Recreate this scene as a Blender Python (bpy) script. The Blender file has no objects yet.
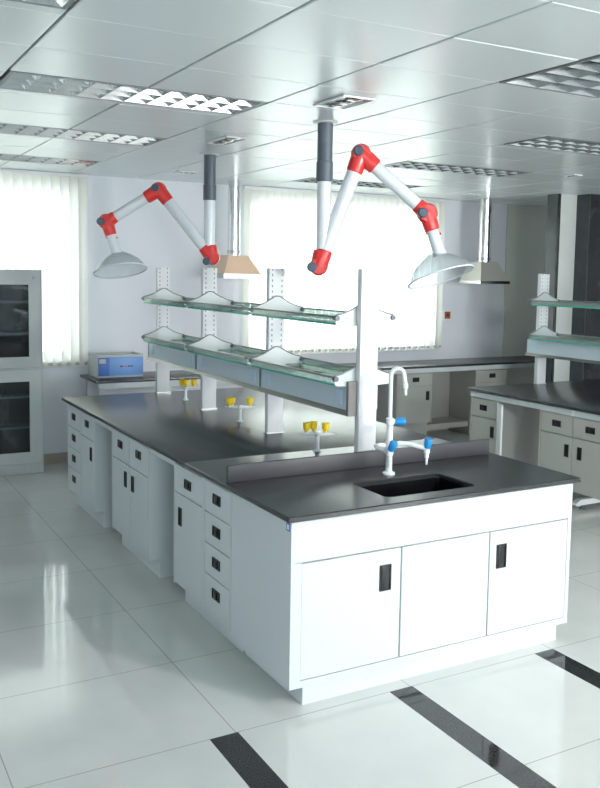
import bpy, bmesh, math, random
from mathutils import Vector, Matrix
random.seed(7)
S = bpy.context.scene
COL = S.collection
PI = math.pi
V = Vector

# ------------------------------------------------------------------ camera
cam = bpy.data.cameras.new('camera')
camo = bpy.data.objects.new('camera', cam)
COL.objects.link(camo)
r_ = V((0.87449024, -0.48477590, 0.01609780)); u_ = V((0.02806394, 0.08370171, 0.99609560)); w_ = V((0.48423055, 0.87062411, -0.08680105))
m = Matrix((r_, u_, -w_)).transposed().to_4x4()
m.translation = V((-1.69100583, -3.11146333, 1.86))
camo.matrix_world = m
cam.sensor_fit = 'HORIZONTAL'; cam.sensor_width = 36.0
cam.lens = 875.21 / 600 * 36
cam.shift_y = -45.0 / 600
cam.clip_end = 200
S.camera = camo

# ------------------------------------------------------------------ world, lights, exposure
W = bpy.data.worlds.new('world'); S.world = W; W.use_nodes = True
bg = W.node_tree.nodes['Background']
bg.inputs[0].default_value = (0.92, 0.96, 1.0, 1); bg.inputs[1].default_value = 5.5
S.view_settings.view_transform = 'Standard'; S.view_settings.look = 'None'
S.view_settings.gamma = 1; S.view_settings.use_curve_mapping = False
S.view_settings.exposure = 0.42

def area(name, loc, target, sx, sy, power, color=(1, 1, 1), spread=180):
    L = bpy.data.lights.new(name, 'AREA'); L.shape = 'RECTANGLE'; L.size = sx; L.size_y = sy
    L.energy = power; L.color = color; L.spread = math.radians(spread)
    o = bpy.data.objects.new(name, L); COL.objects.link(o)
    o.location = loc
    o.rotation_euler = (V(target) - V(loc)).to_track_quat('-Z', 'Y').to_euler()
    return o
area('studio_flash', (1.6, -2.7, 2.15), (3.0, 4.0, 1.2), .22, .22, 42, (1, .975, .95))
area('fill_front', (4.4, -6.35, 1.6), (4.0, 0, 1.3), 3.4, 1.8, 150, (1, .98, .96))  # wide soft fill lamp, added out of view behind the camera
area('fill_front_left', (-1.6, -6.35, 1.6), (-1.0, 0, 1.2), 2.2, 1.8, 30, (.80, .94, 1))  # cool fill lamp, added to lift the floor shadow and left fronts

# ------------------------------------------------------------------ materials
def mat(name, col, rough=.5, metal=0, spec=.5, emit=None, coat=0, noise=None, bump=None):
    M = bpy.data.materials.new(name); M.use_nodes = True
    nt = M.node_tree; b = nt.nodes['Principled BSDF']
    b.inputs['Base Color'].default_value = (*col, 1); b.inputs['Roughness'].default_value = rough
    b.inputs['Metallic'].default_value = metal; b.inputs['Specular IOR Level'].default_value = spec
    b.inputs['Coat Weight'].default_value = coat; b.inputs['Coat Roughness'].default_value = .05
    if emit:
        b.inputs['Emission Color'].default_value = (*emit[0], 1); b.inputs['Emission Strength'].default_value = emit[1]
    tc = nt.nodes.new('ShaderNodeTexCoord')
    if noise:                                     # (scale, amount): slight colour variation
        n = nt.nodes.new('ShaderNodeTexNoise'); n.inputs['Scale'].default_value = noise[0]; n.inputs['Detail'].default_value = 4
        nt.links.new(tc.outputs['Object'], n.inputs['Vector'])
        r = nt.nodes.new('ShaderNodeMapRange'); r.inputs['To Min'].default_value = 1 - noise[1]; r.inputs['To Max'].default_value = 1 + noise[1]
        nt.links.new(n.outputs['Fac'], r.inputs['Value'])
        mx = nt.nodes.new('ShaderNodeVectorMath'); mx.operation = 'SCALE'
        mx.inputs[0].default_value = col
        nt.links.new(r.outputs[0], mx.inputs['Scale']); nt.links.new(mx.outputs[0], b.inputs['Base Color'])
    if bump:                                      # (scale, strength, distance)
        n = nt.nodes.new('ShaderNodeTexNoise'); n.inputs['Scale'].default_value = bump[0]
        nt.links.new(tc.outputs['Object'], n.inputs['Vector'])
        bp = nt.nodes.new('ShaderNodeBump'); bp.inputs['Strength'].default_value = bump[1]; bp.inputs['Distance'].default_value = bump[2]
        nt.links.new(n.outputs['Fac'], bp.inputs['Height']); nt.links.new(bp.outputs[0], b.inputs['Normal'])
    return M

MT = {}
MT['wall'] = mat('wall_paint', (.79, .82, .87), .6, noise=(1.5, .02))
MT['wall_grey'] = mat('wall_slab_grey', (.56, .57, .52), .5, noise=(1.5, .02))
MT['base'] = mat('baseboard_beige', (.42, .38, .32), .4)
MT['ceil'] = mat('ceiling_panel_metal', (.74, .785, .79), .27, metal=.12, spec=.45)
MT['void'] = mat('ceiling_void', (.05, .05, .055), .8)
MT['lacq'] = mat('cabinet_lacquer', (.66, .705, .715), .35, spec=.5)
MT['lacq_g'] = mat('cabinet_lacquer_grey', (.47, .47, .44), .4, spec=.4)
MT['shadowline'] = mat('cabinet_inside', (.40, .42, .42), .5)
MT['white'] = mat('white_lacquer', (.82, .83, .84), .35)
MT['top'] = mat('epoxy_worktop', (.028, .030, .033), .25, spec=.7, bump=(260, .08, .0006), noise=(60, .2))
MT['black'] = mat('black_plastic', (.008, .008, .009), .35)
MT['basin'] = mat('black_basin', (.006, .006, .007), .2)
MT['steel'] = mat('brushed_steel', (.60, .60, .58), .22, metal=1)
MT['chrome'] = mat('polished_steel', (.8, .8, .8), .08, metal=1)
MT['mirror'] = mat('mirror_louver', (.40, .41, .40), .16, metal=1)
MT['railsteel'] = mat('rail_steel', (.33, .33, .32), .3, metal=.8)
MT['endgrey'] = mat('end_plate_grey', (.22, .21, .20), .5)
MT['alu'] = mat('aluminium', (.55, .58, .58), .35, metal=.8)
MT['hoodsteel'] = mat('canopy_steel', (.52, .51, .47), .38, metal=.45)
MT['housing'] = mat('louver_housing', (.22, .23, .24), .4, metal=.3)
MT['upstand'] = mat('upstand_epoxy', (.045, .045, .053), .42)
MT['tube'] = mat('white_tube', (.80, .84, .87), .25, coat=.3)
MT['red'] = mat('red_plastic', (.80, .04, .035), .3, coat=.3)
MT['dgrey'] = mat('dark_grey_plastic', (.11, .135, .165), .35)
MT['knobgrey'] = mat('knob_grey', (.07, .10, .14), .4)
MT['blue'] = mat('blue_plastic', (.015, .28, .66), .3, coat=.3)
MT['yellow'] = mat('yellow_plastic', (.97, .70, .03), .35)
MT['boxblue'] = mat('instrument_blue', (.16, .34, .72), .4)
MT['boxblue_d'] = mat('instrument_dark_blue', (.06, .18, .55), .4)
MT['boxgrey'] = mat('instrument_grey', (.55, .58, .58), .5)
MT['ledge'] = mat('ledge_panel', (.68, .79, .86), .35)
MT['socket'] = mat('socket_plate', (.62, .80, .95), .3)
MT['pale_blue'] = mat('logo_blue', (.10, .25, .60), .4)
MT['peach'] = mat('painted_warm_glow', (.95, .68, .48), .4)  # warm glow on the steel hood, put into its base colour
MT['tubelamp'] = mat('fluorescent_tube', (1, 1, 1), .4, emit=((1, .98, .95), .6))
MT['switch'] = mat('red_switch_plate', (.42, .10, .05), .4)
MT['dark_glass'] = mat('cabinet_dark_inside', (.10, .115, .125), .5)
MT['blackmarble'] = mat('black_marble', (.016, .017, .019), .12, noise=(6, .5))
MT['marblesheen'] = mat('black_marble_sheen', (.045, .052, .060), .25, noise=(9, .25))  # side faces of the black marble, grey reflection put into the colour
MT['whitemarble'] = mat('white_marble', (.66, .69, .66), .3, noise=(5, .05))
MT['ledmark'] = mat('instrument_mark', (.03, .03, .08), .4)
MT['redmark'] = mat('instrument_mark_red', (.7, .05, .05), .4)

def glassy(name, tint, gloss_rough=.03, alpha=.85, diffuse=(.8, .9, .86), dmix=.15, ior=1.45):
    M = bpy.data.materials.new(name); M.use_nodes = True; nt = M.node_tree
    nt.nodes.clear(); N = nt.nodes.new
    out = N('ShaderNodeOutputMaterial'); tr = N('ShaderNodeBsdfTransparent'); tr.inputs[0].default_value = (*tint, 1)
    gl = N('ShaderNodeBsdfGlossy'); gl.inputs['Roughness'].default_value = gloss_rough
    df = N('ShaderNodeBsdfDiffuse'); df.inputs[0].default_value = (*diffuse, 1)
    lw = N('ShaderNodeLayerWeight'); lw.inputs['Blend'].default_value = .5
    pw = N('ShaderNodeMath'); pw.operation = 'POWER'; nt.links.new(lw.outputs['Facing'], pw.inputs[0]); pw.inputs[1].default_value = 3.5
    fr = N('ShaderNodeMath'); fr.operation = 'MULTIPLY_ADD'; nt.links.new(pw.outputs[0], fr.inputs[0]); fr.inputs[1].default_value = .55; fr.inputs[2].default_value = .04
    m1 = N('ShaderNodeMixShader'); m1.inputs[0].default_value = dmix
    nt.links.new(tr.outputs[0], m1.inputs[1]); nt.links.new(df.outputs[0], m1.inputs[2])
    m2 = N('ShaderNodeMixShader'); nt.links.new(fr.outputs[0], m2.inputs[0])
    nt.links.new(m1.outputs[0], m2.inputs[1]); nt.links.new(gl.outputs[0], m2.inputs[2])
    nt.links.new(m2.outputs[0], out.inputs[0])
    return M
MT['glass'] = glassy('clear_window_glass', (.93, .97, .97), dmix=0)
MT['shelfglass'] = glassy('green_shelf_glass', (.80, .90, .86), dmix=.36, diffuse=(.50, .60, .56))
MT['glassedge'] = mat('glass_green_edge', (.06, .48, .34), .15)
MT['hood'] = glassy('clear_hood_plastic', (.90, .93, .94), gloss_rough=.12, dmix=.22, diffuse=(.93, .95, .97), ior=1.4)
MT['doorglass'] = glassy('cabinet_door_glass', (.55, .60, .63), dmix=.03, diffuse=(.5, .5, .5))

def blind_mat(name, f):
    M = bpy.data.materials.new(name); M.use_nodes = True; nt = M.node_tree
    nt.nodes.clear(); N = nt.nodes.new
    out = N('ShaderNodeOutputMaterial'); d = N('ShaderNodeBsdfDiffuse'); t = N('ShaderNodeBsdfTranslucent')
    d.inputs[0].default_value = (.87, .87, .80, 1); t.inputs[0].default_value = (.88, .87, .79, 1)
    mx = N('ShaderNodeMixShader'); mx.inputs[0].default_value = f
    nt.links.new(d.outputs[0], mx.inputs[1]); nt.links.new(t.outputs[0], mx.inputs[2]); nt.links.new(mx.outputs[0], out.inputs[0])
    return M
MT['blind'] = blind_mat('blind_fabric', .5); MT['blind_dimmed'] = blind_mat('dimmed_blind_fabric', .30)  # second copy of the fabric passes less light, dimming the left window

def floor_mat():
    M = bpy.data.materials.new('polished_tiles'); M.use_nodes = True; nt = M.node_tree; N = nt.nodes.new; L = nt.links.new
    b = nt.nodes['Principled BSDF']; tc = N('ShaderNodeTexCoord'); sp = N('ShaderNodeSeparateXYZ'); L(tc.outputs['Object'], sp.inputs[0])
    def M_(op, a, b_=None, c=None):
        n = N('ShaderNodeMath'); n.operation = op
        for i, v in enumerate((a, b_, c)):
            if v is None: continue
            if isinstance(v, (int, float)): n.inputs[i].default_value = v
            else: L(v, n.inputs[i])
        return n.outputs[0]
    x = sp.outputs[0]; y = sp.outputs[1]
    # stripes of black granite, 0.125 wide, every 0.87 m, ahead of y = -0.03
    u = M_('FLOORED_MODULO', M_('ADD', x, .36), .87)
    stripe = M_('MULTIPLY', M_('LESS_THAN', u, .125), M_('LESS_THAN', y, -.028))
    v = M_('FLOORED_MODULO', M_('ADD', y, .028), .72)
    def line(t, lim, w): return M_('MAXIMUM', M_('LESS_THAN', t, w), M_('GREATER_THAN', t, lim - w))
    l1 = line(v, .72, .0022)
    u2 = M_('ABSOLUTE', M_('SUBTRACT', u, .115)); l2 = M_('LESS_THAN', u2, .0022)
    joint = M_('MAXIMUM', l1, l2)
    n1 = N('ShaderNodeTexNoise'); n1.inputs['Scale'].default_value = 3; n1.inputs['Detail'].default_value = 6; L(tc.outputs['Object'], n1.inputs['Vector'])
    n2 = N('ShaderNodeTexNoise'); n2.inputs['Scale'].default_value = 160; n2.inputs['Detail'].default_value = 3; L(tc.outputs['Object'], n2.inputs['Vector'])
    r1 = N('ShaderNodeValToRGB'); r1.color_ramp.elements[0].position = .3; r1.color_ramp.elements[0].color = (.64, .665, .645, 1)
    r1.color_ramp.elements[1].position = .7; r1.color_ramp.elements[1].color = (.70, .72, .69, 1); L(n1.outputs['Fac'], r1.inputs[0])
    r2 = N('ShaderNodeValToRGB'); r2.color_ramp.elements[0].position = .45; r2.color_ramp.elements[0].color = (.012, .012, .014, 1)
    r2.color_ramp.elements[1].position = .75; r2.color_ramp.elements[1].color = (.09, .09, .09, 1); L(n2.outputs['Fac'], r2.inputs[0])
    ma = N('ShaderNodeMix'); ma.data_type = 'RGBA'; L(joint, ma.inputs[0]); L(r1.outputs[0], ma.inputs[6]); ma.inputs[7].default_value = (.38, .37, .345, 1)
    mb = N('ShaderNodeMix'); mb.data_type = 'RGBA'; L(stripe, mb.inputs[0]); L(ma.outputs[2], mb.inputs[6]); L(r2.outputs[0], mb.inputs[7])
    L(mb.outputs[2], b.inputs['Base Color'])
    b.inputs['Roughness'].default_value = .07; b.inputs['Specular IOR Level'].default_value = .55
    n3 = N('ShaderNodeTexNoise'); n3.inputs['Scale'].default_value = 1.6; L(tc.outputs['Object'], n3.inputs['Vector'])
    bp = N('ShaderNodeBump'); bp.inputs['Strength'].default_value = .12; bp.inputs['Distance'].default_value = .01; L(n3.outputs['Fac'], bp.inputs['Height']); L(bp.outputs[0], b.inputs['Normal'])
    return M
MT['floor'] = floor_mat()

def perf_mat():                                  # white post with two columns of slots
    M = mat('slotted_post', (.78, .80, .82), .4); nt = M.node_tree; N = nt.nodes.new; L = nt.links.new
    b = nt.nodes['Principled BSDF']; tc = N('ShaderNodeTexCoord'); sp = N('ShaderNodeSeparateXYZ'); L(tc.outputs['Object'], sp.inputs[0])
    def M_(op, a, b_=None):
        n = N('ShaderNodeMath'); n.operation = op
        for i, v in enumerate((a, b_)):
            if v is None: continue
            if isinstance(v, (int, float)): n.inputs[i].default_value = v
            else: L(v, n.inputs[i])
        return n.outputs[0]
    ax = M_('ABSOLUTE', M_('SUBTRACT', M_('ABSOLUTE', sp.outputs[0]), .033))
    a = M_('LESS_THAN', ax, .0034)
    z = M_('LESS_THAN', M_('FLOORED_MODULO', sp.outputs[2], .034), .014)
    c = M_('GREATER_THAN', sp.outputs[2], 1.29)
    f = M_('MULTIPLY', M_('MULTIPLY', a, z), c)
    mx = N('ShaderNodeMix'); mx.data_type = 'RGBA'; L(f, mx.inputs[0]); mx.inputs[6].default_value = (.78, .80, .82, 1); mx.inputs[7].default_value = (.22, .20, .20, 1)
    L(mx.outputs[2], b.inputs['Base Color'])
    return M
MT['post'] = perf_mat()

# ------------------------------------------------------------------ mesh helpers
class MB:
    def __init__(s): s.bm = bmesh.new()
    def box(s, x0, x1, y0, y1, z0, z1, bev=0, seg=2, M=None):
        x0, x1 = min(x0, x1), max(x0, x1); y0, y1 = min(y0, y1), max(y0, y1); z0, z1 = min(z0, z1), max(z0, z1)
        t = bmesh.new(); bmesh.ops.create_cube(t, size=1)
        for v in t.verts: v.co = V(((x0 + x1) / 2 + v.co.x * (x1 - x0), (y0 + y1) / 2 + v.co.y * (y1 - y0), (z0 + z1) / 2 + v.co.z * (z1 - z0)))
        if bev: bmesh.ops.bevel(t, geom=t.edges[:], offset=bev, segments=seg, affect='EDGES', profile=.5)
        if M: bmesh.ops.transform(t, matrix=M, verts=t.verts)
        return s._add(t)
    def _add(s, t):
        me = bpy.data.meshes.new('tmp'); t.to_mesh(me); t.free(); s.bm.from_mesh(me); bpy.data.meshes.remove(me); return s
    def tube(s, pts, r, n=16, cap=True, rs=None):
        pts = [V(p) for p in pts]; t = bmesh.new(); rings = []
        up = None
        for i, p in enumerate(pts):
            d = (pts[min(i + 1, len(pts) - 1)] - pts[max(i - 1, 0)]).normalized()
            if up is None:
                up = V((0, 0, 1)) if abs(d.z) < .9 else V((1, 0, 0))
            a = (up - d * up.dot(d)).normalized(); b = d.cross(a); up = a
            rr = rs[i] if rs else r
            rings.append([t.verts.new(p + (a * math.cos(2 * PI * k / n) + b * math.sin(2 * PI * k / n)) * rr) for k in range(n)])
        for i in range(len(rings) - 1):
            for k in range(n):
                t.faces.new((rings[i][k], rings[i][(k + 1) % n], rings[i + 1][(k + 1) % n], rings[i + 1][k]))
        if cap: t.faces.new(rings[0][::-1]); t.faces.new(rings[-1])
        bmesh.ops.recalc_face_normals(t, faces=t.faces)
        return s._add(t)
    def lathe(s, prof, origin=(0, 0, 0), axis=(0, 0, 1), n=32, close=False):
        axis = V(axis).normalized(); o = V(origin)
        a = V((1, 0, 0)) if abs(axis.x) < .8 else V((0, 1, 0)); a = (a - axis * a.dot(axis)).normalized(); b = axis.cross(a)
        t = bmesh.new(); rings = []
        for (r, h) in prof:
            if r < 1e-6: rings.append([t.verts.new(o + axis * h)])
            else: rings.append([t.verts.new(o + axis * h + (a * math.cos(2 * PI * k / n) + b * math.sin(2 * PI * k / n)) * r) for k in range(n)])
        for i in range(len(rings) - 1 + (1 if close else 0)):
            A = rings[i]; B = rings[(i + 1) % len(rings)]
            for k in range(n):
                q = []
                for vv in (A[k % len(A)], A[(k + 1) % len(A)], B[(k + 1) % len(B)], B[k % len(B)]):
                    if vv not in q: q.append(vv)
                if len(q) >= 3:
                    try: t.faces.new(q)
                    except ValueError: pass
        bmesh.ops.recalc_face_normals(t, faces=t.faces)
        return s._add(t)
    def prism(s, poly, d, M=None):                # poly: 3-D points of one face; d: extrusion vector
        t = bmesh.new(); d = V(d)
        a = [t.verts.new(V(p)) for p in poly]; b = [t.verts.new(V(p) + d) for p in poly]
        t.faces.new(a); t.faces.new(b[::-1])
        for i in range(len(a)): t.faces.new((a[i], b[i], b[(i + 1) % len(a)], a[(i + 1) % len(a)]))
        bmesh.ops.recalc_face_normals(t, faces=t.faces)
        if M: bmesh.ops.transform(t, matrix=M, verts=t.verts)
        return s._add(t)
    def build(s, name, m, parent=None, smooth=True, rel=None):
        me = bpy.data.meshes.new(name)
        if rel is not None: bmesh.ops.translate(s.bm, vec=-V(rel), verts=s.bm.verts)
        s.bm.to_mesh(me); s.bm.free(); me.materials.append(m)
        if smooth:
            me.polygons.foreach_set('use_smooth', [True] * len(me.polygons))
            try: me.set_sharp_from_angle(angle=math.radians(35))
            except Exception: pass
        o = bpy.data.objects.new(name, me); COL.objects.link(o)
        if parent: o.parent = parent
        return o

def struct(name, mb, m):
    o = mb.build(name, m); o['kind'] = 'structure'; return o
def tag(o, label, cat, group=None):
    o['label'] = label; o['category'] = cat
    if group: o['group'] = group
    return o
def thing(name, label, cat, loc=(0, 0, 0), rot=0, group=None):
    o = bpy.data.objects.new(name, None); COL.objects.link(o); o.location = loc; o.rotation_euler = (0, 0, rot)
    o.empty_display_size = .1
    return tag(o, label, cat, group)
def copy_tree(o, parent=None):
    c = o.copy(); COL.objects.link(c)
    if parent: c.parent = parent
    for ch in list(o.children): copy_tree(ch, c)
    return c
def B(*a, **k): return MB().box(*a, **k)

# ------------------------------------------------------------------ room shell
XL, XR, YB, YF, ZC = -3.2, 7.6, 5.25, -6.5, 2.752
struct('floor', B(XL - .1, XR + .1, YF - .1, YB + .2, -.1, 0), MT['floor'])
w = MB()
LW = (-1.3, .50, 1.02, 2.60); RW = (2.32, 4.74, 1.02, 2.60)      # window openings
w.box(XL, LW[0], YB, YB + .2, 0, 3.0); w.box(LW[1], RW[0], YB, YB + .2, 0, 3.0); w.box(RW[1], XR, YB, YB + .2, 0, 3.0)
for q in (LW, RW):
    w.box(q[0], q[1], YB, YB + .2, 0, q[2]); w.box(q[0], q[1], YB, YB + .2, q[3], 3.0)
struct('wall_back', w, MT['wall'])
struct('wall_left', B(XL - .1, XL, YF, YB + .2, 0, 3.0), MT['wall'])
struct('wall_right', B(XR, XR + .1, YF, YB + .2, 0, 3.0), MT['wall'])
w = MB()
FW = ((-2.7, -.5), (2.6, 6.3))  # unseen openings, added so fill light enters behind the camera
w.box(XL, FW[0][0], YF - .1, YF, 0, 3.0); w.box(FW[0][1], FW[1][0], YF - .1, YF, 0, 3.0); w.box(FW[1][1], XR, YF - .1, YF, 0, 3.0)
for a, b in FW: w.box(a, b, YF - .1, YF, 0, .65); w.box(a, b, YF - .1, YF, 2.55, 3.0)
struct('wall_front', w, MT['wall'])
def window(n, x0, x1, z0, z1, y):
    f = MB(); t = .05
    f.box(x0, x1, y, y + .06, z0, z0 + t); f.box(x0, x1, y, y + .06, z1 - t, z1)
    k = max(2, round((x1 - x0) / .85))
    for i in range(k + 1):
        c = x0 + (x1 - x0) * i / k; c = min(max(c, x0 + t / 2), x1 - t / 2)
        f.box(c - t / 2, c + t / 2, y, y + .06, z0 + t, z1 - t)
    o = struct('window_%d' % n, f, MT['white'])
    B(x0 + .01, x1 - .01, y + .026, y + .032, z0 + .01, z1 - .01).build('pane', MT['glass'], o)
window(1, *LW, YB + .08); window(2, *RW, YB + .08)
window(3, *FW[0], .65, 2.55, YF - .09); window(4, *FW[1], .65, 2.55, YF - .09)  # unseen front windows, added along with the fill lamps
struct('baseboard_back', B(XL, XR, YB - .012, YB, 0, .10), MT['base'])
struct('baseboard_left', B(XL, XL + .012, YF, YB - .013, 0, .10), MT['base'])
struct('baseboard_right', B(XR - .012, XR, YF, YB - .013, 0, .10), MT['base'])
struct('trim_1', B(LW[0] - .05, LW[1] + .04, YB - .05, YB, .965, .995, bev=.004), MT['white'])
struct('trim_2', B(RW[0] - .04, RW[1] + .08, YB - .05, YB, .965, .995, bev=.004), MT['white'])

struct('trim_9', B(5.87, XR, 5.238, 5.2498, 0, ZC), MT['wall_grey'])  # thin beige-grey slab over the right part of the back wall
# marble columns with a pale marble panel between them
struct('trim_3', B(5.340, 5.371, 3.872, 4.03, 0, ZC), MT['marblesheen'])
struct('trim_4', B(5.343, 5.372, 3.86, 3.8715, 0, ZC), MT['blackmarble'])
struct('trim_5', B(5.373, 5.619, 3.87, 4.03, 0, ZC), MT['whitemarble'])
struct('trim_6', B(5.620, 5.640, 3.69, 4.03, 0, ZC), MT['marblesheen'])
struct('trim_7', B(5.641, 6.460, 3.688, 4.03, 0, ZC), MT['blackmarble'])

# ceiling of metal panels with open seams
GX0, GDX, GY0, GDY = .44, .665, .08, .505
LIGHTS = []                                       # (ix0, ix1, iy) cells taken by a light
def gx(i): return GX0 + GDX * i
def gy(j): return GY0 + GDY * j
taken = {}
fx = []                                           # fixture rectangles x0,x1,y0,y1
def take(ix0, ix1, j):
    for i in range(ix0, ix1): taken[(i, j)] = 1
    fx.append((gx(ix0), gx(ix1), gy(j), gy(j) + .43))
take(-2, 0, 2); take(-2, 0, 5); take(-2, 0, 8)
take(3, 5, 2); take(3, 5, 5); take(3, 5, 8)
take(-4, -2, -1)
for j in (-1, -2, -3): taken[(1, j)] = 1
fx.append((gx(1), gx(2), gy(0) - 1.30, gy(0)))
SM = [(.65, .84, .69, 1.0), (.715, .86, 2.25, 2.60), (1.19, 1.37, 4.33, 4.45), (4.56, 4.74, 4.42, 4.52), (4.10, 4.20, 2.46, 2.60)]
cm = MB()
i0 = math.floor((XL - GX0) / GDX); i1 = math.ceil((XR - GX0) / GDX)
j0 = math.floor((YF - GY0) / GDY); j1 = math.ceil((YB - GY0) / GDY)
g1, g2 = .0055, .0018
for i in range(i0, i1):
    for j in range(j0, j1):
        xa, xb = max(gx(i) + g1, XL), min(gx(i + 1) - g1, XR); ya, yb = max(gy(j) + g2, YF), min(gy(j + 1) - g2, YB)
        if xb <= xa or yb <= ya: continue
        if (i, j) in taken:
            if i == 1 and j < 0:
                continue
            ya = gy(j) + .432
        t = bmesh.new()
        e = [random.uniform(-.0012, .0012) for _ in range(4)]
        bv = .004
        def ring(d, z): return [t.verts.new((x, y, ZC + z + ee)) for (x, y), ee in zip(((xa + d, ya + d), (xb - d, ya + d), (xb - d, yb - d), (xa + d, yb - d)), e)]
        r0 = ring(bv, 0); r1 = ring(0, .003); r2 = ring(0, .02)
        t.faces.new(r0[::-1])
        for A, Bq in ((r0, r1), (r1, r2)):
            for k in range(4): t.faces.new((A[k], A[(k + 1) % 4], Bq[(k + 1) % 4], Bq[k]))
        bmesh.ops.recalc_face_normals(t, faces=t.faces)
        cm._add(t)
o = cm.build('ceiling', MT['ceil'], smooth=False); o['kind'] = 'structure'
struct('trim_8', B(XL, XR, YF, YB, 2.96, 3.0), MT['void'])

# recessed louver lights
def louver(x0, x1, y0, y1, nx, ny, label):
    t = thing('ceiling_light', label, 'ceiling light', ((x0 + x1) / 2, (y0 + y1) / 2, ZC), 0, 'louvered ceiling lights')
    rel = t.location
    f = MB(); h = .02
    for a, b, c_, d in ((x0, x1, y0, y0 + h), (x0, x1, y1 - h, y1), (x0, x0 + h, y0 + h, y1 - h), (x1 - h, x1, y0 + h, y1 - h)):
        f.box(a, b, c_, d, ZC - .002, ZC + .09)
    f.box(x0, x1, y0, y1, ZC + .09, ZC + .10)
    f.build('housing', MT['housing'], t, rel=rel)
    l = MB()
    X = (x0 + h, x1 - h); Y = (y0 + h, y1 - h)
    for i in range(nx + 1):                       # cross blades: V section
        cx = X[0] + (X[1] - X[0]) * i / nx
        l.prism([(cx, Y[0], ZC - .001), (cx + .004, Y[0], ZC + .05), (cx - .004, Y[0], ZC + .05)], (0, Y[1] - Y[0], 0))
    for j in range(ny + 1):
        cy = Y[0] + (Y[1] - Y[0]) * j / ny
        l.prism([(X[0], cy, ZC - .001), (X[0], cy + .014, ZC + .06), (X[0], cy - .014, ZC + .06)], (X[1] - X[0], 0, 0))
    l.build('louver', MT['mirror'], t, rel=rel)
    longx = (x1 - x0) > (y1 - y0)
    for j in range(ny if longx else nx):
        lm = MB()
        if longx:
            cy = Y[0] + (Y[1] - Y[0]) * (j + .5) / ny; lm.tube([(X[0] + .01, cy, ZC + .07), (X[1] - .01, cy, ZC + .07)], .013, 10)
        else:
            cx = X[0] + (X[1] - X[0]) * (j + .5) / nx; lm.tube([(cx, Y[0] + .01, ZC + .07), (cx, Y[1] - .01, ZC + .07)], .013, 10)
        lm.build('lamp_tube', MT['tubelamp'], t, rel=rel)
    return t
LL = ['long louvered ceiling light over the left aisle, nearest of the three in its row', 'long louvered ceiling light over the left aisle, middle of the three in its row',
      'long louvered ceiling light nearest the left window blinds', 'long louvered ceiling light on the right, right of the near red-jointed arm',
      'long louvered ceiling light above and right of the near arm, second from back', 'long louvered ceiling light farthest back, behind the near extraction arm',
      'louvered ceiling light cut off by the top left corner', 'wide louvered ceiling light cut off by the right edge, nearest on the right']
for k, (a, b, c_, d) in enumerate(fx):
    if b - a > d - c_: louver(a + .01, b - .01, c_ + .003, d, 10, 3, LL[k])
    else: louver(a + .01, b - .01, c_, d - .003, 3, 10, LL[k])
SL = ['small three-cell downlight above the near extraction arm pole', 'small three-cell downlight above the far extraction arm pole', 'small dark downlight near the back wall, left of the far pole',
      'tiny downlight beside the steel hood duct', 'small downlight above the right island shelves']
for k, (a, b, c_, d) in enumerate(SM):
    t = thing('downlight', SL[k], 'ceiling light', ((a + b) / 2, (c_ + d) / 2, ZC - .012), 0, 'small recessed downlights')
    f = MB(); z0, z1 = ZC - .012, ZC - .002; h = .007
    for q in ((a, b, c_, c_ + h), (a, b, d - h, d), (a, a + h, c_ + h, d - h), (b - h, b, c_ + h, d - h)): f.box(*q, z0, z1)
    f.build('frame', MT['white'], t, rel=t.location)
    B(a + h, b - h, c_ + h, d - h, ZC - .004, ZC - .002).build('recess', MT['alu'], t, rel=t.location)
    ly = (d - c_) > (b - a); n = 3
    for i in range(n):
        if ly: cx, cy = (a + b) / 2, c_ + h + (d - c_ - 2 * h) * (i + .5) / n; r = min((b - a) / 2 - h, (d - c_) / 2 / n) * .92
        else: cx, cy = a + h + (b - a - 2 * h) * (i + .5) / n, (c_ + d) / 2; r = min((d - c_) / 2 - h, (b - a) / 2 / n) * .92
        MB().lathe([(r, -.004), (r * .75, -.010), (r * .3, -.013), (0, -.0135), ], (cx, cy, ZC - .002), (0, 0, 1), 20).build('reflector', MT['mirror'], t, rel=t.location)

# ------------------------------------------------------------------ vertical blinds
def blinds(x0, x1, z0, label, ang, m='blind'):
    t = thing('vertical_blind', label, 'blind', ((x0 + x1) / 2, YB - .06, ZC - .03), 0)
    B(x0, x1, YB - .085, YB - .045, ZC - .035, ZC - .003, bev=.003).build('head_rail', MT['white'], t, rel=t.location)
    s = MB(); n = int((x1 - x0) / .085); 
    wts = MB()
    for i in range(n):
        cx = x0 + (x1 - x0) * (i + .5) / n
        a = math.radians(ang + random.uniform(-5, 5)); hw = .048
        top = []; bot = []
        for k in range(5):
            q = -1 + k * .5
            px = cx + q * hw * math.cos(a) - .006 * (1 - q * q) * math.sin(a); py = YB - .065 + q * hw * math.sin(a) * .6 - .006 * (1 - q * q)
            top.append(s.bm.verts.new((px, py, ZC - .036))); bot.append(s.bm.verts.new((px, py, z0 + random.uniform(-.002, .002))))
        for k in range(4): s.bm.faces.new((top[k], top[k + 1], bot[k + 1], bot[k]))
        wts.box(cx - .036, cx + .036, YB - .069, YB - .061, z0 + .012, z0 + .04)
    s.build('slats', MT[m], t, rel=t.location)
    wts.build('slat_weight', MT['boxgrey'], t, rel=t.location)
    pts = []
    MB().tube([(x0 + .02, YB - .065, z0 + .018), (x1 - .02, YB - .065, z0 + .018)], .0025, 6).build('bottom_chain', MT['boxgrey'], t, rel=t.location)
blinds(-1.45, .60, .935, 'cream vertical blinds over the left window, behind the tall grey cabinet', 26, 'blind_dimmed')
blinds(2.23, 4.86, .985, 'bright white vertical blinds over the wide window behind the shelf rack', 18)

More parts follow.
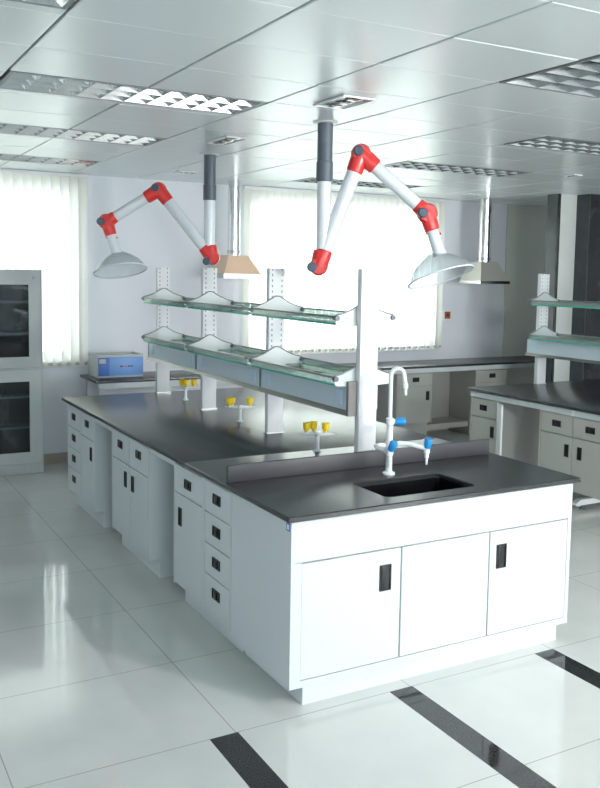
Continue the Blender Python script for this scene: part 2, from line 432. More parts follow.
# ------------------------------------------------------------------ cabinets
def cup(parent, x, z, wd, ht, horiz):
    """black recessed pull: bezel, dark pocket, grip lip; centre x,z on the front plane y=0 (local)"""
    o = MB(); b = .006
    x0, x1, z0, z1 = x - wd / 2, x + wd / 2, z - ht / 2, z + ht / 2
    for q in ((x0, x1, z0, z0 + b), (x0, x1, z1 - b, z1), (x0, x0 + b, z0 + b, z1 - b), (x1 - b, x1, z0 + b, z1 - b)):
        o.box(q[0], q[1], -.006, 0.0, q[2], q[3])
    o.box(x0 + b, x1 - b, -.0015, 0, z0 + b, z1 - b)
    if horiz: o.box(x0 + wd * .3, x0 + wd * .7, -.009, -.001, z0 + b, z1 - b, bev=.002)
    else: o.box(x0 + b, x0 + wd * .42, -.009, -.001, z0 + b, z1 - b, bev=.002)
    return o.build('handle', MT['black'], parent)
def cabinet(label, loc, rot, wd, dp, fronts, z0=.12, z1=.805, toe=(.07, 0, 0), m='lacq', group=None, plinth=True, cat='cabinet'):
    t = thing('lab_cabinet', label, cat, (loc[0], loc[1], 0), rot, group)
    c_ = MB(); c_.box(.001, wd - .001, .019, dp, z0, .824)
    # side panels flush with the fronts
    c_.box(.001, .016, 0, .019, z0, .824); c_.box(wd - .016, wd - .001, 0, .019, z0, .824); c_.box(.016, wd - .016, 0, .019, z1 + .002, .824)
    c_.build('body', MT[m], t)
    if plinth: B(toe[1] + .001, wd - toe[2] - .001, toe[0], dp - .01, 0, z0).build('plinth', MT[m], t)
    for fr in fronts:
        x0, x1, a, b, kind = fr[:5]
        g = .003
        d = B(x0 + g, x1 - g, 0, .0185, a + g, b - g, bev=.0015, seg=1).build(kind, MT[m], t)
        if len(fr) > 5 and fr[5]:
            hx, hz = fr[5]
            if kind == 'drawer': cup(d, hx, hz, .088, .05, True)
            else: cup(d, hx, hz, fr[6] if len(fr) > 6 else .042, .10 if len(fr) <= 6 else .118, False)
    return t
def drawers4(w_): 
    zs = [.805, .641, .480, .319, .128]; c0 = w_ / 2
    return [(.016, w_ - .016, zs[i + 1], zs[i], 'drawer', (c0, zs[i] - .075)) for i in range(4)]
R = -PI / 2
GI = 'white cabinets along the island'
cabinet('white four-drawer cabinet at the far end of the island', (.03, 3.73), R, .385, .56, drawers4(.385), group=GI)
cabinet('narrow white drawer-over-door cabinet between the far drawers and the far knee space', (.03, 3.345), R, .37, .56,
        [(.016, .354, .63, .805, 'drawer', (.18, .735)), (.016, .354, .128, .63, 'door', (.287, .53))], group=GI)
cabinet('wide white cabinet with two drawers over two doors between the knee spaces', (.03, 2.56), R, .75, .56,
        [(.016, .375, .62, .805, 'drawer', (.19, .728)), (.375, .734, .62, .805, 'drawer', (.555, .728)),
         (.016, .375, .128, .62, 'door', (.302, .52)), (.375, .734, .128, .62, 'door', (.445, .52))], group=GI)
cabinet('white drawer-over-door cabinet right of the near knee space', (.03, 1.40), R, .422, .56,
        [(.016, .406, .645, .805, 'drawer', (.21, .72)), (.016, .406, .128, .645, 'door', (.10, .52))], group=GI)
cabinet('near white four-drawer cabinet beside the blank end panel of the sink cabinet', (.03, .978), R, .346, .56, drawers4(.346), group=GI)
t = cabinet('large white sink cabinet with two doors at the near end of the island', (.03, .03), 0, 1.625, .598,
        [(.035, .565, .635, .822, 'false_front'), (.565, 1.60, .635, .822, 'false_front'), (.05, .568, .118, .635, 'door', (.481, .507), .060), (.570, 1.086, .118, .635, 'fixed_panel'), (1.088, 1.602, .118, .635, 'door', (1.161, .507), .060)],
        z0=.088, z1=.822, toe=(.018, .075, .055))
# top strip is one continuous panel
for ch in list(t.children):
    if ch.name.startswith('false_front'): bpy.data.objects.remove(ch)
B(.0175, 1.6075, 0, .0185, .639, .8215, bev=.0012, seg=1).build('false_front', MT['lacq'], t)
lg = B(-.0015, 0, .012, .045, .775, .81).build('maker_mark', MT['pale_blue'], t); 
lg2 = B(-.0025, -.0015, .020, .037, .782, .803).build('mark_letter', MT['white'], lg)
# shared spine behind the cabinets
tag(B(.62, .66, .632, 3.72, 0, .824).build('spine_panel', MT['lacq']), 'long white back panel closing the knee spaces inside the island', 'panel')
tag(B(.665, 1.62, 3.66, 3.70, 0, .824).build('end_panel', MT['lacq']), 'white end panel carrying the far end of the island worktop', 'panel')
tag(B(1.60, 1.64, .64, 3.655, 0, .824).build('side_panel', MT['lacq']), 'long white panel along the far side of the island', 'panel')

# worktops
t = thing('worktop', 'long black worktop of the central island under the shelf rack', 'worktop', (.84, 2.5, .825))
B(0, 1.68, 1.1745, 3.80, .825, .85, bev=.004).build('slab', MT['top'], t, rel=t.location)
for a, b in ((2.562, 2.973), (1.402, 1.808)):
    B(.032, .05, a, b, .78, .8245).build('apron_rail', MT['lacq'], t, rel=t.location)
# sink worktop with a real cut-out
SX0, SX1, SY0, SY1 = .56, 1.085, .10, .405
t = thing('sink_worktop', 'black sink worktop with sunken basin at the near end of the island', 'worktop', (.84, .6, .825))
s = MB()
def rrect(x0, x1, y0, y1, r, n=5):
    P = []
    for cx, cy, a0 in ((x1 - r, y1 - r, 0), (x0 + r, y1 - r, 90), (x0 + r, y0 + r, 180), (x1 - r, y0 + r, 270)):
        for k in range(n + 1):
            a = math.radians(a0 + 90 * k / n); P.append((cx + r * math.cos(a), cy + r * math.sin(a)))
    return P
inner = rrect(SX0, SX1, SY0, SY1, .03); outer = rrect(0, 1.68, 0, 1.17, .006, 5)
def ringface(bm, A, Bq):
    for k in range(len(A)): bm.faces.new((A[k], A[(k + 1) % len(A)], Bq[(k + 1) % len(Bq)], Bq[k]))
bm = s.bm
def vs(P, z, d=0): 
    return [bm.verts.new((x, y, z)) for x, y in P]
ot = vs(rrect(.004, 1.676, .004, 1.166, .006), .85); o1 = vs(outer, .846); o2 = vs(outer, .829); ob = vs(rrect(.004, 1.676, .004, 1.166, .006), .825)
it = vs(rrect(SX0 - .004, SX1 + .004, SY0 - .004, SY1 + .004, .034), .85); i1_ = vs(inner, .845); ib = vs(inner, .825)
ringface(bm, ot, it); ringface(bm, o1, ot); ringface(bm, o2, o1); ringface(bm, ob, o2); ringface(bm, ib, ob); ringface(bm, it, i1_); ringface(bm, i1_, ib)
bmesh.ops.recalc_face_normals(bm, faces=bm.faces)
slab = s.build('slab', MT['top'], t, rel=t.location)
tag(B(.018, 1.643, .650, .672, .8505, .935, bev=.003).build('upstand', MT['upstand']), 'low black upstand running behind the sink across the island worktop', 'upstand')
s = MB(); bm = s.bm
a = vs(inner, .8245); b = vs(rrect(SX0 + .012, SX1 - .012, SY0 + .012, SY1 - .012, .04), .62)
c1 = vs(rrect(SX0 - .01, SX1 + .01, SY0 - .01, SY1 + .01, .03), .8245); c2 = vs(rrect(SX0 - .01, SX1 + .01, SY0 - .01, SY1 + .01, .03), .61)
ringface(bm, a, b); bm.faces.new(b); ringface(bm, c1, a); ringface(bm, c1, c2); bm.faces.new(c2)
bmesh.ops.recalc_face_normals(bm, faces=bm.faces)
bas = s.build('sink_basin', MT['basin'], t, rel=t.location)
MB().lathe([(0, .002), (.03, .002), (.034, .0)], ((SX0 + SX1) / 2, (SY0 + SY1) / 2, .621), (0, 0, 1), 24).build('drain', MT['steel'], bas, rel=t.location)
# the cabinet body must be hollow where the basin hangs: rebuild as an open box
sink_cab = [o for o in bpy.data.objects if o.get('label', '').startswith('large white sink')][0]
for ch in sink_cab.children:
    if ch.name.startswith('body'):
        ch.name = 'old'; old = ch
bpy.data.objects.remove(old)
c_ = MB(); wd, dp = 1.625, .598; z0 = .088
c_.box(0, .018, 0, dp, z0, .824); c_.box(wd - .018, wd, 0, dp, z0, .824); c_.box(.018, wd - .018, dp - .016, dp, z0, .824)
c_.box(.018, wd - .018, .019, dp - .016, z0, z0 + .018); c_.box(.018, wd - .018, 0, .018, z0, .118)
c_.box(.0185, .052, 0, .018, .118, .637); c_.box(1.602, wd - .0185, 0, .018, .118, .637)
c_.box(.018, wd - .018, .019, .022, .118, .824)
c_.build('body', MT['lacq'], sink_cab)

# ------------------------------------------------------------------ faucet
def arc(cx, cz, r, a0, a1, n, y=0):
    return [(cx + r * math.cos(math.radians(a0 + (a1 - a0) * k / n)), y, cz + r * math.sin(math.radians(a0 + (a1 - a0) * k / n))) for k in range(n + 1)]
t = thing('lab_faucet', 'white three-way lab faucet with blue handles behind the sink', 'faucet', (.835, .484, .85), math.radians(-29.1))
MB().lathe([(0, 0), (.032, 0), (.032, .008), (.022, .014), (.018, .014), (0, .014)], (0, 0, 0)).build('base', MT['tube'], t)
MB().lathe([(.017, .012), (.017, .10), (.024, .11), (.024, .165), (.017, .175), (.016, .25), (.021, .255), (.021, .285), (.013, .29), (0, .29)]).build('column', MT['tube'], t)
MB().tube([(0, 0, .28), (0, 0, .40), (0, 0, .505)] + arc(.033, .505, .033, 180, 15, 12) + [(.069, 0, .48), (.072, 0, .465)], .011, 12).build('gooseneck', MT['tube'], t)
MB().lathe([(0, .0), (.007, 0), (.008, .03), (.013, .035), (.015, .055), (.012, .06)], (.076, 0, .405), (-.05, 0, 1)).build('nozzle', MT['tube'], t)
def handle(t, c0, d, name='handle'):
    h = MB(); n = 24; d = V(d).normalized(); c0 = V(c0)
    prof = [(0, 0), (.013, 0), (.018, .004), (.020, .02), (.021, .045), (.018, .052), (0, .054)]
    h.lathe(prof, c0, d, 12); return h.build(name, MT['blue'], t)
MB().tube([(0, 0, .27), (.03, 0, .27)], .012, 12).build('side_valve', MT['tube'], t)
handle(t, (.026, 0, .27), (1, 0, .03))
def side_arm(pts, end, hd):
    MB().tube(pts, .012, 12, rs=[.014] + [.012] * (len(pts) - 1)).build('side_arm', MT['tube'], t)
    MB().lathe([(0, -.075), (.006, -.075), (.007, -.045), (.011, -.042), (.012, -.02), (.016, -.016), (.016, .016), (0, .018)], end).build('outlet', MT['tube'], t)
    handle(t, V(end) + V(hd) * .008, hd)
side_arm([(.01, 0, .145), (.05, 0, .160), (.10, -.005, .158), (.15, -.01, .145), (.188, -.012, .135)], (.188, -.012, .130), V((.15, -.15, 1)).normalized())
side_arm([(-.01, 0, .145), (-.045, -.01, .150), (-.07, -.04, .150), (-.06, -.09, .148), (-.03, -.125, .145)], (-.012, -.135, .140), V((.35, -.25, .9)).normalized())

# ------------------------------------------------------------------ gas turrets with yellow taps
def turret(label, x, y, z0, rot, knobs):
    t = thing('gas_turret', label, 'gas tap', (x, y, z0), rot, 'gas turrets along the island')
    MB().lathe([(0, 0), (.024, 0), (.024, .006), (.014, .012), (.012, .03), (.012, .085), (.018, .09), (.018, .112), (0, .114)]).build('stem', MT['tube'], t)
    MB().tube([(-.105, 0, .100), (-.05, 0, .098), (0, 0, .098), (.05, 0, .098), (.105, 0, .100)], .008, 10, rs=[.004, .011, .013, .011, .004]).build('cross_arm', MT['tube'], t)
    MB().tube([(0, -.06, .100), (0, -.02, .098), (0, .02, .098), (0, .06, .100)], .008, 10, rs=[.004, .011, .011, .004]).build('cross_arm', MT['tube'], t)
    for kx, ky in knobs:
        k = MB().lathe([(0, .0), (.011, .0), (.013, .012), (.020, .016), (.023, .052), (.019, .056), (0, .056)], (kx, ky, .108), (0, 0, 1), 10).build('tap_knob', MT['yellow'], t)
        MB().tube([(kx, ky, .095), (kx, ky, .110)], .009, 10).build('valve', MT['tube'], k)
turret('white gas turret with yellow taps nearest the sink', .794, 1.135, .85, math.radians(-29), [(-.062, .0), (-.022, .045), (.045, 0.0)])
turret('white gas turret with yellow taps between the two middle rack posts', .809, 2.204, .85, math.radians(-29), [(-.075, -.01), (-.055, .02), (.066, 0.0)])
turret('white gas turret with yellow taps farthest from the sink', .84, 3.275, .85, math.radians(-29), [(-.03, .0), (.012, -.03), (.066, 0.0)])

# ------------------------------------------------------------------ reagent rack
def rack(label, cx, posts, z0, near_y, sock=True):
    t = thing('reagent_rack', label, 'shelf rack', (cx, posts[0], z0))
    P0 = V((cx, 0, 0))
    for i, y in enumerate(posts):
        p = MB(); p.box(-.055, .055, y - .02, y + .02, z0, 1.885, bev=.003)
        bm_ = p.bm
        o = p.build('post', MT['post'] if i else MT['white'], t, rel=(0, 0, 0))
        o.location = V((cx, 0, 0)) - t.location
        B(cx - .062, cx + .062, y - .025, y + .025, z0, z0 + .006).build('foot_plate', MT['alu'], o, rel=V((cx, 0, 0)))
    for (z, pk) in ((1.60, .11), (1.285, .11)):
        for i, y in enumerate(posts):
            # winged bracket
            poly = []
            for sx in (1,):
                pts = [(-.18, z + .042), (-.14, z + .05), (-.085, z + .070), (-.014, z + pk), (.014, z + pk), (.085, z + .070), (.14, z + .05), (.18, z + .042), (.18, z + .006), (.168, z - .008), (.06, z - .014), (-.06, z - .014), (-.168, z - .008), (-.18, z + .006)]
            off = .026 if i == 0 else -.026
            b = MB().prism([(cx + a, y + off - .0015, zz) for a, zz in pts], (0, .003, 0)).build('bracket', MT['lacq'], t, rel=t.location)
            MB().tube([(cx + a, y + off, zz + .003) for a, zz in pts[:8]], .004, 8).build('guard_rod', MT['railsteel'], b, rel=t.location)
            for sx in (-1, 1):
                MB().tube([(cx + sx * .175, y + off - .012, z + .03), (cx + sx * .175, y + off + .012, z + .03)], .014, 12).build('rail_cap', MT['dgrey'], b, rel=t.location)
        for i in range(len(posts) - 1):
            ya, yb = posts[i] + .03, posts[i + 1] - .03
            for sx in (-1, 1):
                xo, xi = cx + sx * .175, cx + sx * .062
                g = MB(); g.box(min(xo, xi), max(xo, xi), ya, yb, z - .004, z + .004)
                g = g.build('glass_shelf', MT['shelfglass'], t, rel=t.location)
                B(xo - .0015 * (1 if sx < 0 else 0), xo + .0015 * (1 if sx > 0 else 0) + (0 if sx < 0 else 0.0001), ya, yb, z - .006, z + .006).build('polished_edge', MT['glassedge'], g, rel=t.location)
                # glass lip and steel rail along the front
                B(xo + sx * .003, xo + sx * .006, ya, yb, z + .0065, z + .034).build('glass_lip', MT['shelfglass'], g, rel=t.location)
                MB().tube([(xo + sx * .004, ya, z + .038), (xo + sx * .004, yb, z + .038)], .005, 8).build('rail', MT['railsteel'], t, rel=t.location)
    for i in range(len(posts) - 1):
        ya, yb = posts[i] + .024, posts[i + 1] + .018
        if i == len(posts) - 2: yb = posts[i + 1] + .10
        d = MB(); x0, x1 = cx - .088, cx - .058
        d.box(x0, x1, ya, yb, 1.143, 1.270); d.box(cx + .058, cx + .088, ya, yb, 1.143, 1.270)
        d.box(x1, cx + .058, ya, posts[i + 1] - .022, 1.258, 1.270)
        d = d.build('service_duct', MT['ledge'], t, rel=t.location)
        tr = MB().prism([(x0 - .001, ya, 1.142), (x0 - .02, ya, 1.118), (x0 + .01, ya, 1.118), (x1, ya, 1.142)], (0, yb - ya, 0))
        tr.build('duct_trim', MT['railsteel'], d, rel=t.location)
        for yy in (ya, yb - .006): B(x0 - .004, x0, yy, yy + .006, 1.145, 1.268).build('duct_joint', MT['dgrey'], d, rel=t.location)
        if i == 0: B(x0 - .02, cx - .03, ya - .0235, ya - .001, 1.118, 1.30).build('end_plate', MT['endgrey'], d, rel=t.location)
        if sock:
            for yy in (ya + .10, yb - .10):
                B(x0 - .008, x0, yy - .035, yy + .035, 1.172, 1.242, bev=.002).build('socket_plate', MT['socket'], d, rel=t.location)
    return t
rack('tall white shelf rack with two tiers of green-edged glass on the central island', .83, [.70, 1.745, 2.80, 3.765], .85, .8)

# ------------------------------------------------------------------ extraction arms
E1 = V((.874, -.486, 0)); WH = V((.486, .874, 0))
def extraction_arm(label, px, py, elbow, knob, top, wrist, neck, rimc, tilt, pole_end):
    t = thing('extraction_arm', label, 'extraction arm', (px, py, ZC)); O = V((px, py, 0))
    def P(s, z, w=0): return O + E1 * s + V((0, 0, z)) + WH * w
    rel = t.location
    MB().lathe([(0, 0), (.075, 0), (.078, -.004), (.06, -.008), (0, -.008)], (px, py, ZC - .001)).build('ceiling_plate', MT['white'], t, rel=rel)
    MB().lathe([(0, -.006), (.046, -.006), (.046, -.23), (.050, -.235), (.050, -.345), (.046, -.35), (0, -.35)], (px, py, ZC)).build('sleeve', MT['dgrey'], t, rel=rel)
    MB().lathe([(0, -.34), (.042, -.34), (.042, pole_end - ZC), (0, pole_end - ZC)], (px, py, ZC)).build('drop_tube', MT['tube'], t, rel=rel)
    def sleeve(mb, a, b, L=.11, r=.050):
        a = V(a); b = V(b); d = (b - a).normalized(); mb.tube([a, a + d * L * .5, a + d * L, a + d * (L + .006)], r, 20, rs=[r * 1.05, r * 1.04, r * .98, r * .86])
    def hub(mb, c_, r=.060, hw=.045):
        mb.lathe([(0, -hw), (r * .8, -hw), (r * .97, -hw * .6), (r, 0), (r * .97, hw * .6), (r * .8, hw), (0, hw)], c_, WH, 24)
    def knobp(c_, par):
        MB().lathe([(0, -.075), (.022, -.075), (.029, -.070), (.030, -.04), (0, -.04)], c_, WH, 20).build('joint_knob', MT['knobgrey'], par, rel=rel)
    el, tp, wr, nk = P(*elbow), P(*top), P(*wrist), P(*neck)
    a1 = MB(); hub(a1, el, .056); sleeve(a1, el, tp, .10); sleeve(a1, el, V((px, py, pole_end + .10)), .09, .047)
    a1 = a1.build('elbow_joint', MT['red'], t, rel=rel); knobp(P(*knob), a1)
    d = (tp - el).normalized(); MB().tube([el + d * .09, tp - d * .09], .044, 20).build('lower_tube', MT['tube'], t, rel=rel)
    a2 = MB(); hub(a2, tp, .060); sleeve(a2, tp, el, .11); sleeve(a2, tp, wr, .11)
    a2 = a2.build('top_joint', MT['red'], t, rel=rel); knobp(tp + E1 * -.018 + V((0, 0, .012)), a2)
    d = (wr - tp).normalized(); MB().tube([tp + d * .10, wr - d * .07], .040, 20).build('upper_tube', MT['tube'], t, rel=rel)
    a3 = MB(); hub(a3, wr, .062); sleeve(a3, wr, tp, .075, .046); sleeve(a3, wr, nk, .10, .046)
    a3 = a3.build('wrist_joint', MT['red'], t, rel=rel); knobp(wr - E1 * .034, a3)
    d = (nk - wr).normalized(); MB().tube([wr + d * .09, wr + d * .15, nk - d * .02, nk + d * .01], .036, 20, rs=[.034, .036, .038, .045]).build('neck', MT['tube'], t, rel=rel)
    for sg in (-1, 1):
        c_ = wr + d * .125; MB().lathe([(0, .034), (.006, .034), (.008, .045), (0, .046)], c_, E1 * sg, 10).build('neck_screw', MT['red'], t, rel=rel)
    ax = V(tilt[0] * E1 + tilt[1] * WH + V((0, 0, 1))).normalized()
    rc = P(*rimc)
    prof_o = [(.038, .148), (.055, .135), (.085, .120), (.12, .098), (.155, .068), (.180, .036), (.193, .010), (.200, 0), (.205, -.004)]
    prof_i = [(r - .0035, h - .003) for r, h in prof_o[::-1]]
    MB().lathe(prof_o + prof_i, rc, ax, 48, close=True).build('dome_hood', MT['hood'], t, rel=rel)
    MB().lathe([(.200, -.006), (.207, -.006), (.208, .001), (.200, .002)], rc, ax, 48, close=True).build('hood_rim', MT['tube'], t, rel=rel)
extraction_arm('near ceiling-hung extraction arm with red joints, bent up over the sink end', .99, 1.443, (-.025, 1.900), (-.066, 1.895), (.214, 2.568), (.617, 2.225), (.70, 1.985), (.71, 1.85), (-.30, .24), 1.98)
extraction_arm('far ceiling-hung extraction arm with red joints, reaching left over the far island end', .986, 3.165, (.025, 1.965), (-.015, 1.935), (-.39, 2.475), (-.79, 2.225), (-.715, 1.99), (-.685, 1.855), (-.19, .24), 2.02)

# ------------------------------------------------------------------ canopy hoods over the back bench
def canopy(label, x0, x1, y0, y1, zl, zb, zt, tx0, tx1, ty0, ty1, dx, dy, dr, m, group=None):
    t = thing('canopy_hood', label, 'fume hood', ((x0 + x1) / 2, (y0 + y1) / 2, zl)); rel = t.location
    s = MB(); bm = s.bm
    def rect(a, b, c_, d, z): return [bm.verts.new(p) for p in ((a, c_, z), (b, c_, z), (b, d, z), (a, d, z))]
    o1 = rect(x0, x1, y0, y1, zb); o2 = rect(tx0, tx1, ty0, ty1, zt); i1 = rect(x0 + .006, x1 - .006, y0 + .006, y1 - .006, zb); i2 = rect(tx0 + .006, tx1 - .006, ty0 + .006, ty1 - .006, zt - .006)
    for A, Bq in ((o1, o2), (i2, i1), (i1, o1)):
        for k in range(4): bm.faces.new((A[k], A[(k + 1) % 4], Bq[(k + 1) % 4], Bq[k]))
    bm.faces.new(o2); bm.faces.new(i2[::-1]); bmesh.ops.recalc_face_normals(bm, faces=bm.faces)
    s.build('canopy', m, t, rel=rel, smooth=False)
    l = MB(); h = .012
    for q in ((x0 - .008, x1 + .008, y0 - .008, y0 + h), (x0 - .008, x1 + .008, y1 - h, y1 + .008), (x0 - .008, x0 + h, y0 + h, y1 - h), (x1 - h, x1 + .008, y0 + h, y1 - h)): l.box(*q, zl, zb)
    l.build('lip', MT['steel'], t, rel=rel)
    MB().tube([(dx, dy, zt - .01), (dx, dy, ZC - .003)], dr, 32).build('duct', MT['chrome'], t, rel=rel)
    MB().lathe([(dr, 0), (dr + .006, .002), (dr + .006, .03), (dr, .032)], (dx, dy, zt + .02)).build('duct_collar', MT['steel'], t, rel=rel)
canopy('canopy hood painted with a warm peach glow, with round steel duct behind the far arm', 1.80, 2.20, 4.70, 5.04, 1.795, 1.84, 2.02, 1.88, 2.09, 4.78, 4.96, 1.975, 4.87, .062, MT['peach'])
canopy('stainless steel canopy hood with round steel duct over the right back bench', 4.975, 5.40, 4.655, 5.02, 1.768, 1.80, 2.02, 5.05, 5.30, 4.74, 4.96, 5.19, 4.86, .075, MT['hoodsteel'])

# ------------------------------------------------------------------ back bench
t = thing('worktop', 'long black worktop along the back wall under the windows', 'worktop', (3.6, 4.95, .825))
B(.53, 7.2, 4.665, 5.235, .825, .85, bev=.004).build('slab', MT['top'], t, rel=t.location)
B(.56, 7.15, 4.69, 4.71, .772, .8245).build('apron_rail', MT['lacq'], t, rel=t.location)
for x in (.58, 2.35, 3.55, 6.6):
    l = MB(); l.box(x, x + .05, 4.72, 4.76, 0, .8245); l.box(x, x + .05, 5.16, 5.20, 0, .8245); l.box(x, x + .05, 4.76, 5.16, .08, .12)
    l.build('leg_frame', MT['white'], t, rel=t.location)
GB = 'grey cabinets under the back bench'
for x0, wd, lb in ((3.87, .49, 'grey drawer-over-door cabinet under the back bench, behind the faucet'), (4.98, .48, 'grey drawer-over-door cabinet under the back bench, half hidden by the right island')):
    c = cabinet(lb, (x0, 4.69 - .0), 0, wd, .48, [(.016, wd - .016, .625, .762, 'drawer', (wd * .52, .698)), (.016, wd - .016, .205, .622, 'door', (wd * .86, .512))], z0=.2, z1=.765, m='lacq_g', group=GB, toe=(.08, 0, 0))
    # body stops below the apron
    for ch in c.children:
        if ch.name.startswith('body'):
            for v in ch.data.vertices:
                if v.co.z > .7: v.co.z = min(v.co.z, .768)
tag(B(4.365, 4.975, 5.15, 5.17, .0, .768).build('knee_panel', MT['lacq_g']), 'grey back panel between the two cabinets under the back bench', 'panel')
tag(B(4.365, 4.975, 4.79, 5.145, .10, .16).build('foot_shelf', MT['lacq_g']), 'low grey foot shelf between the two cabinets under the back bench', 'panel')
# instrument
t = thing('instrument_box', 'blue and grey bench instrument on the back worktop by the left blinds', 'instrument', (.81, 4.99, .85))
B(.592, 1.03, 4.842, 5.14, .853, 1.045, bev=.006).build('case', MT['boxgrey'], t, rel=t.location)
r = MB()
for q in ((.592, 1.03, 4.842, 4.854), (.592, 1.03, 5.128, 5.14), (.592, .604, 4.854, 5.128), (1.018, 1.03, 4.854, 5.128)): r.box(*q, 1.046, 1.066)
r.build('top_rim', MT['boxgrey'], t, rel=t.location)
f = B(.70, 1.028, 4.834, 4.8415, .872, 1.045, bev=.002).build('front_panel', MT['boxblue'], t, rel=t.location)
B(.596, .699, 4.834, 4.8415, .872, 1.045, bev=.002).build('control_panel', MT['boxblue_d'], t, rel=t.location)
B(.604, .665, 4.831, 4.8339, .99, 1.03).build('display', MT['boxgrey'], t, rel=t.location)
for k, (a, b_) in enumerate(((.80, .83), (.845, .862), (.875, .90), (.905, .925))):
    B(a, b_, 4.8315, 4.8339, .952, .966).build('mark', MT['redmark' if k == 1 else 'ledmark'], f, rel=t.location)
for sx in (.62, .99): 
    for yy in (4.87, 5.10): B(sx, sx + .02, yy, yy + .02, .85, .8535).build('foot', MT['black'], t, rel=t.location)

# ------------------------------------------------------------------ right island
t = thing('worktop', 'black worktop of the right-hand island, cut off by the right edge', 'worktop', (4.3, 1.5, .825))
B(3.46, 5.16, -.4, 3.035, .825, .85, bev=.004).build('slab', MT['top'], t, rel=t.location)
a = MB(); a.box(3.49, 3.515, -.36, 3.01, .775, .8245); a.box(3.515, 5.13, 2.985, 3.01, .775, .8245); a.box(5.105, 5.13, -.36, 2.985, .775, .8245)
a.build('apron_rail', MT['lacq'], t, rel=t.location)
B(3.485, 3.4895, 1.765, 1.80, .775, .8245).build('rail_joint', MT['white'], t, rel=t.location)
for y in (1.80, .10):
    l = MB(); l.box(3.64, 4.95, y, y + .05, .035, .085, bev=.008); l.box(4.26, 4.34, y + .005, y + .045, .085, .8245)
    l.prism([(3.64, y, .085), (3.585, y, .055), (3.60, y, .035), (3.64, y, .035)], (0, .05, 0))
    l.build('c_frame', MT['white'], t, rel=t.location)
    for x in (3.68, 4.9): MB().lathe([(0, 0), (.022, 0), (.022, .01), (.008, .014), (.008, .036), (0, .036)], (x, y + .025, 0)).build('levelling_foot', MT['dgrey'], t, rel=t.location)
GR = 'grey cabinets under the right island'
def sus(lb, y, wd, fr):
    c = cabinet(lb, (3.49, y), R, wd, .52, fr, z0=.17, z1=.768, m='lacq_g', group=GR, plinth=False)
    for ch in c.children:
        if ch.name.startswith('body'):
            for v in ch.data.vertices:
                if v.co.z > .7: v.co.z = min(v.co.z, .773)
    return c
c1 = sus('grey cabinet with one drawer and door at the far end of the right island', 3.005, .365, [(.016, .349, .605, .768, 'drawer', (.175, .69)), (.016, .349, .178, .602, 'door', (.297, .49))])
p_ = MB(); p_.box(0, .16, -.008, .008, .178, .765, bev=.002, M=Matrix.Translation((.3665, -.006, 0)) @ Matrix.Rotation(math.radians(-28), 4, 'Z'))
p_.build('open_panel', MT['white'], c1)
c2 = sus('grey cabinet with two drawers over two doors on the right island', 2.14, .72, [(.016, .36, .608, .768, 'drawer', (.19, .69)), (.36, .704, .608, .768, 'drawer', (.54, .69)), (.016, .36, .178, .605, 'door', (.305, .49)), (.36, .704, .178, .605, 'door', (.44, .49))])
rack('white shelf rack with green-edged glass on the right island', 4.29, [.7, 1.85, 3.0 - .03], .85, .8)

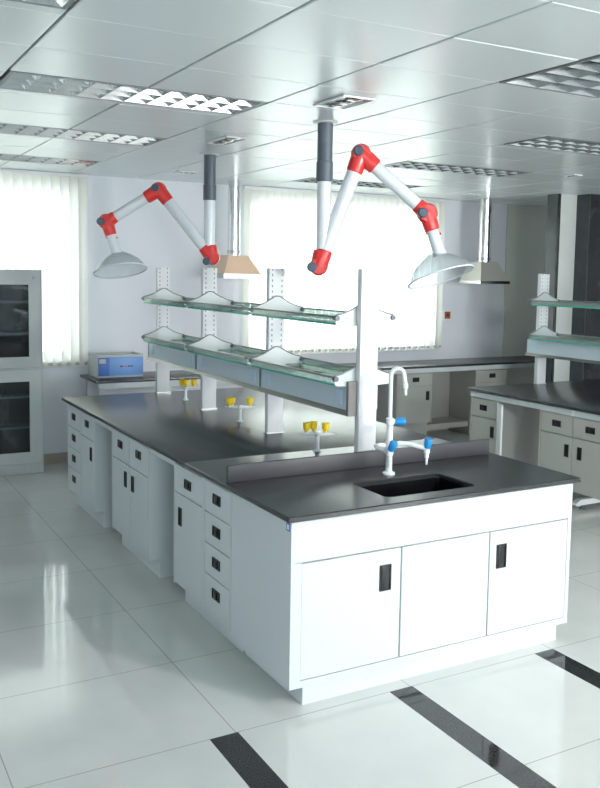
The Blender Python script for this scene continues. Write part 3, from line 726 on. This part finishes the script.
# ------------------------------------------------------------------ tall storage cabinet
t = thing('storage_cabinet', 'tall light grey steel cabinet with glass doors at the left edge', 'cabinet', (-.35, 5.0, 0)); rel = t.location
CX0, CX1, CY0, CY1 = -.81, .108, 4.91, 5.11
c = MB()
c.box(CX0, CX0 + .02, CY0 + .02, CY1, 0, 1.848); c.box(CX1 - .02, CX1, CY0 + .02, CY1, 0, 1.848)
c.box(CX0 + .02, CX1 - .02, CY0 + .02, CY1, 1.826, 1.848); c.box(CX0 + .02, CX1 - .02, CY0 + .02, CY1, .95, .975); c.box(CX0 + .02, CX1 - .02, CY0 + .02, CY1, 0.0, .10)
c.box(CX0, CX1, CY0 + .004, CY0 + .02, 0, .095, bev=.002); c.box(CX0, CX1, CY0 + .004, CY0 + .02, .957, .968)
c.box(CX0, CX0 + .012, CY0 + .0, CY0 + .02, .095, 1.848); c.box(CX1 - .012, CX1, CY0 + .0, CY0 + .02, .095, 1.848); c.box(CX0, CX1, CY0, CY0 + .02, 1.838, 1.848)
c.build('body', MT['boxgrey'], t, rel=rel)
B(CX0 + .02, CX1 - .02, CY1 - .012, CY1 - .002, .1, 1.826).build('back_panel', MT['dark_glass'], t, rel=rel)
for z in (1.57, 1.285, .715, .435):
    B(CX0 + .022, CX1 - .022, CY0 + .03, CY1 - .015, z - .022, z, bev=.002).build('shelf', MT['lacq'], t, rel=rel)
mid = (CX0 + CX1) / 2
for (za, zb, ga, gb) in ((.97, 1.836, 1.068, 1.715), (.097, .955, .20, .845)):
    for s_, (xa, xb) in enumerate(((CX0 + .014, mid - .002), (mid + .002, CX1 - .014))):
        d = MB(); fw = .105
        d.box(xa, xa + fw * .6, CY0, CY0 + .018, za, zb); d.box(xb - fw, xb, CY0, CY0 + .018, za, zb)
        d.box(xa + fw * .6, xb - fw, CY0, CY0 + .018, za, ga); d.box(xa + fw * .6, xb - fw, CY0, CY0 + .018, gb, zb)
        d = d.build('door', MT['boxgrey'], t, rel=rel)
        B(xa + fw * .6, xb - fw, CY0 + .012, CY0 + .016, ga, gb).build('pane', MT['doorglass'], d, rel=rel)
        if s_ == 1 and za > .5:
            k = MB(); k.box(.022, .026, CY0 - .002, CY0, 1.765, 1.795); k.box(.026, .045, CY0 - .002, CY0, 1.765, 1.769); k.box(.03, .05, CY0 - .002, CY0, 1.78, 1.784)
            k.build('maker_mark', MT['pale_blue'], d, rel=rel)

# ------------------------------------------------------------------ wall switch
t = thing('wall_switch', 'small red-brown switch plate on the wall right of the bright window', 'switch', (4.975, YB, 1.38))
B(4.92, 5.03, YB - .012, YB - .001, 1.325, 1.435, bev=.003).build('plate', MT['white'], t, rel=t.location)
B(4.933, 5.017, YB - .018, YB - .012, 1.338, 1.422, bev=.002).build('cover', MT['switch'], t, rel=t.location)
B(4.96, 4.99, YB - .022, YB - .018, 1.372, 1.388).build('toggle', MT['black'], t, rel=t.location)
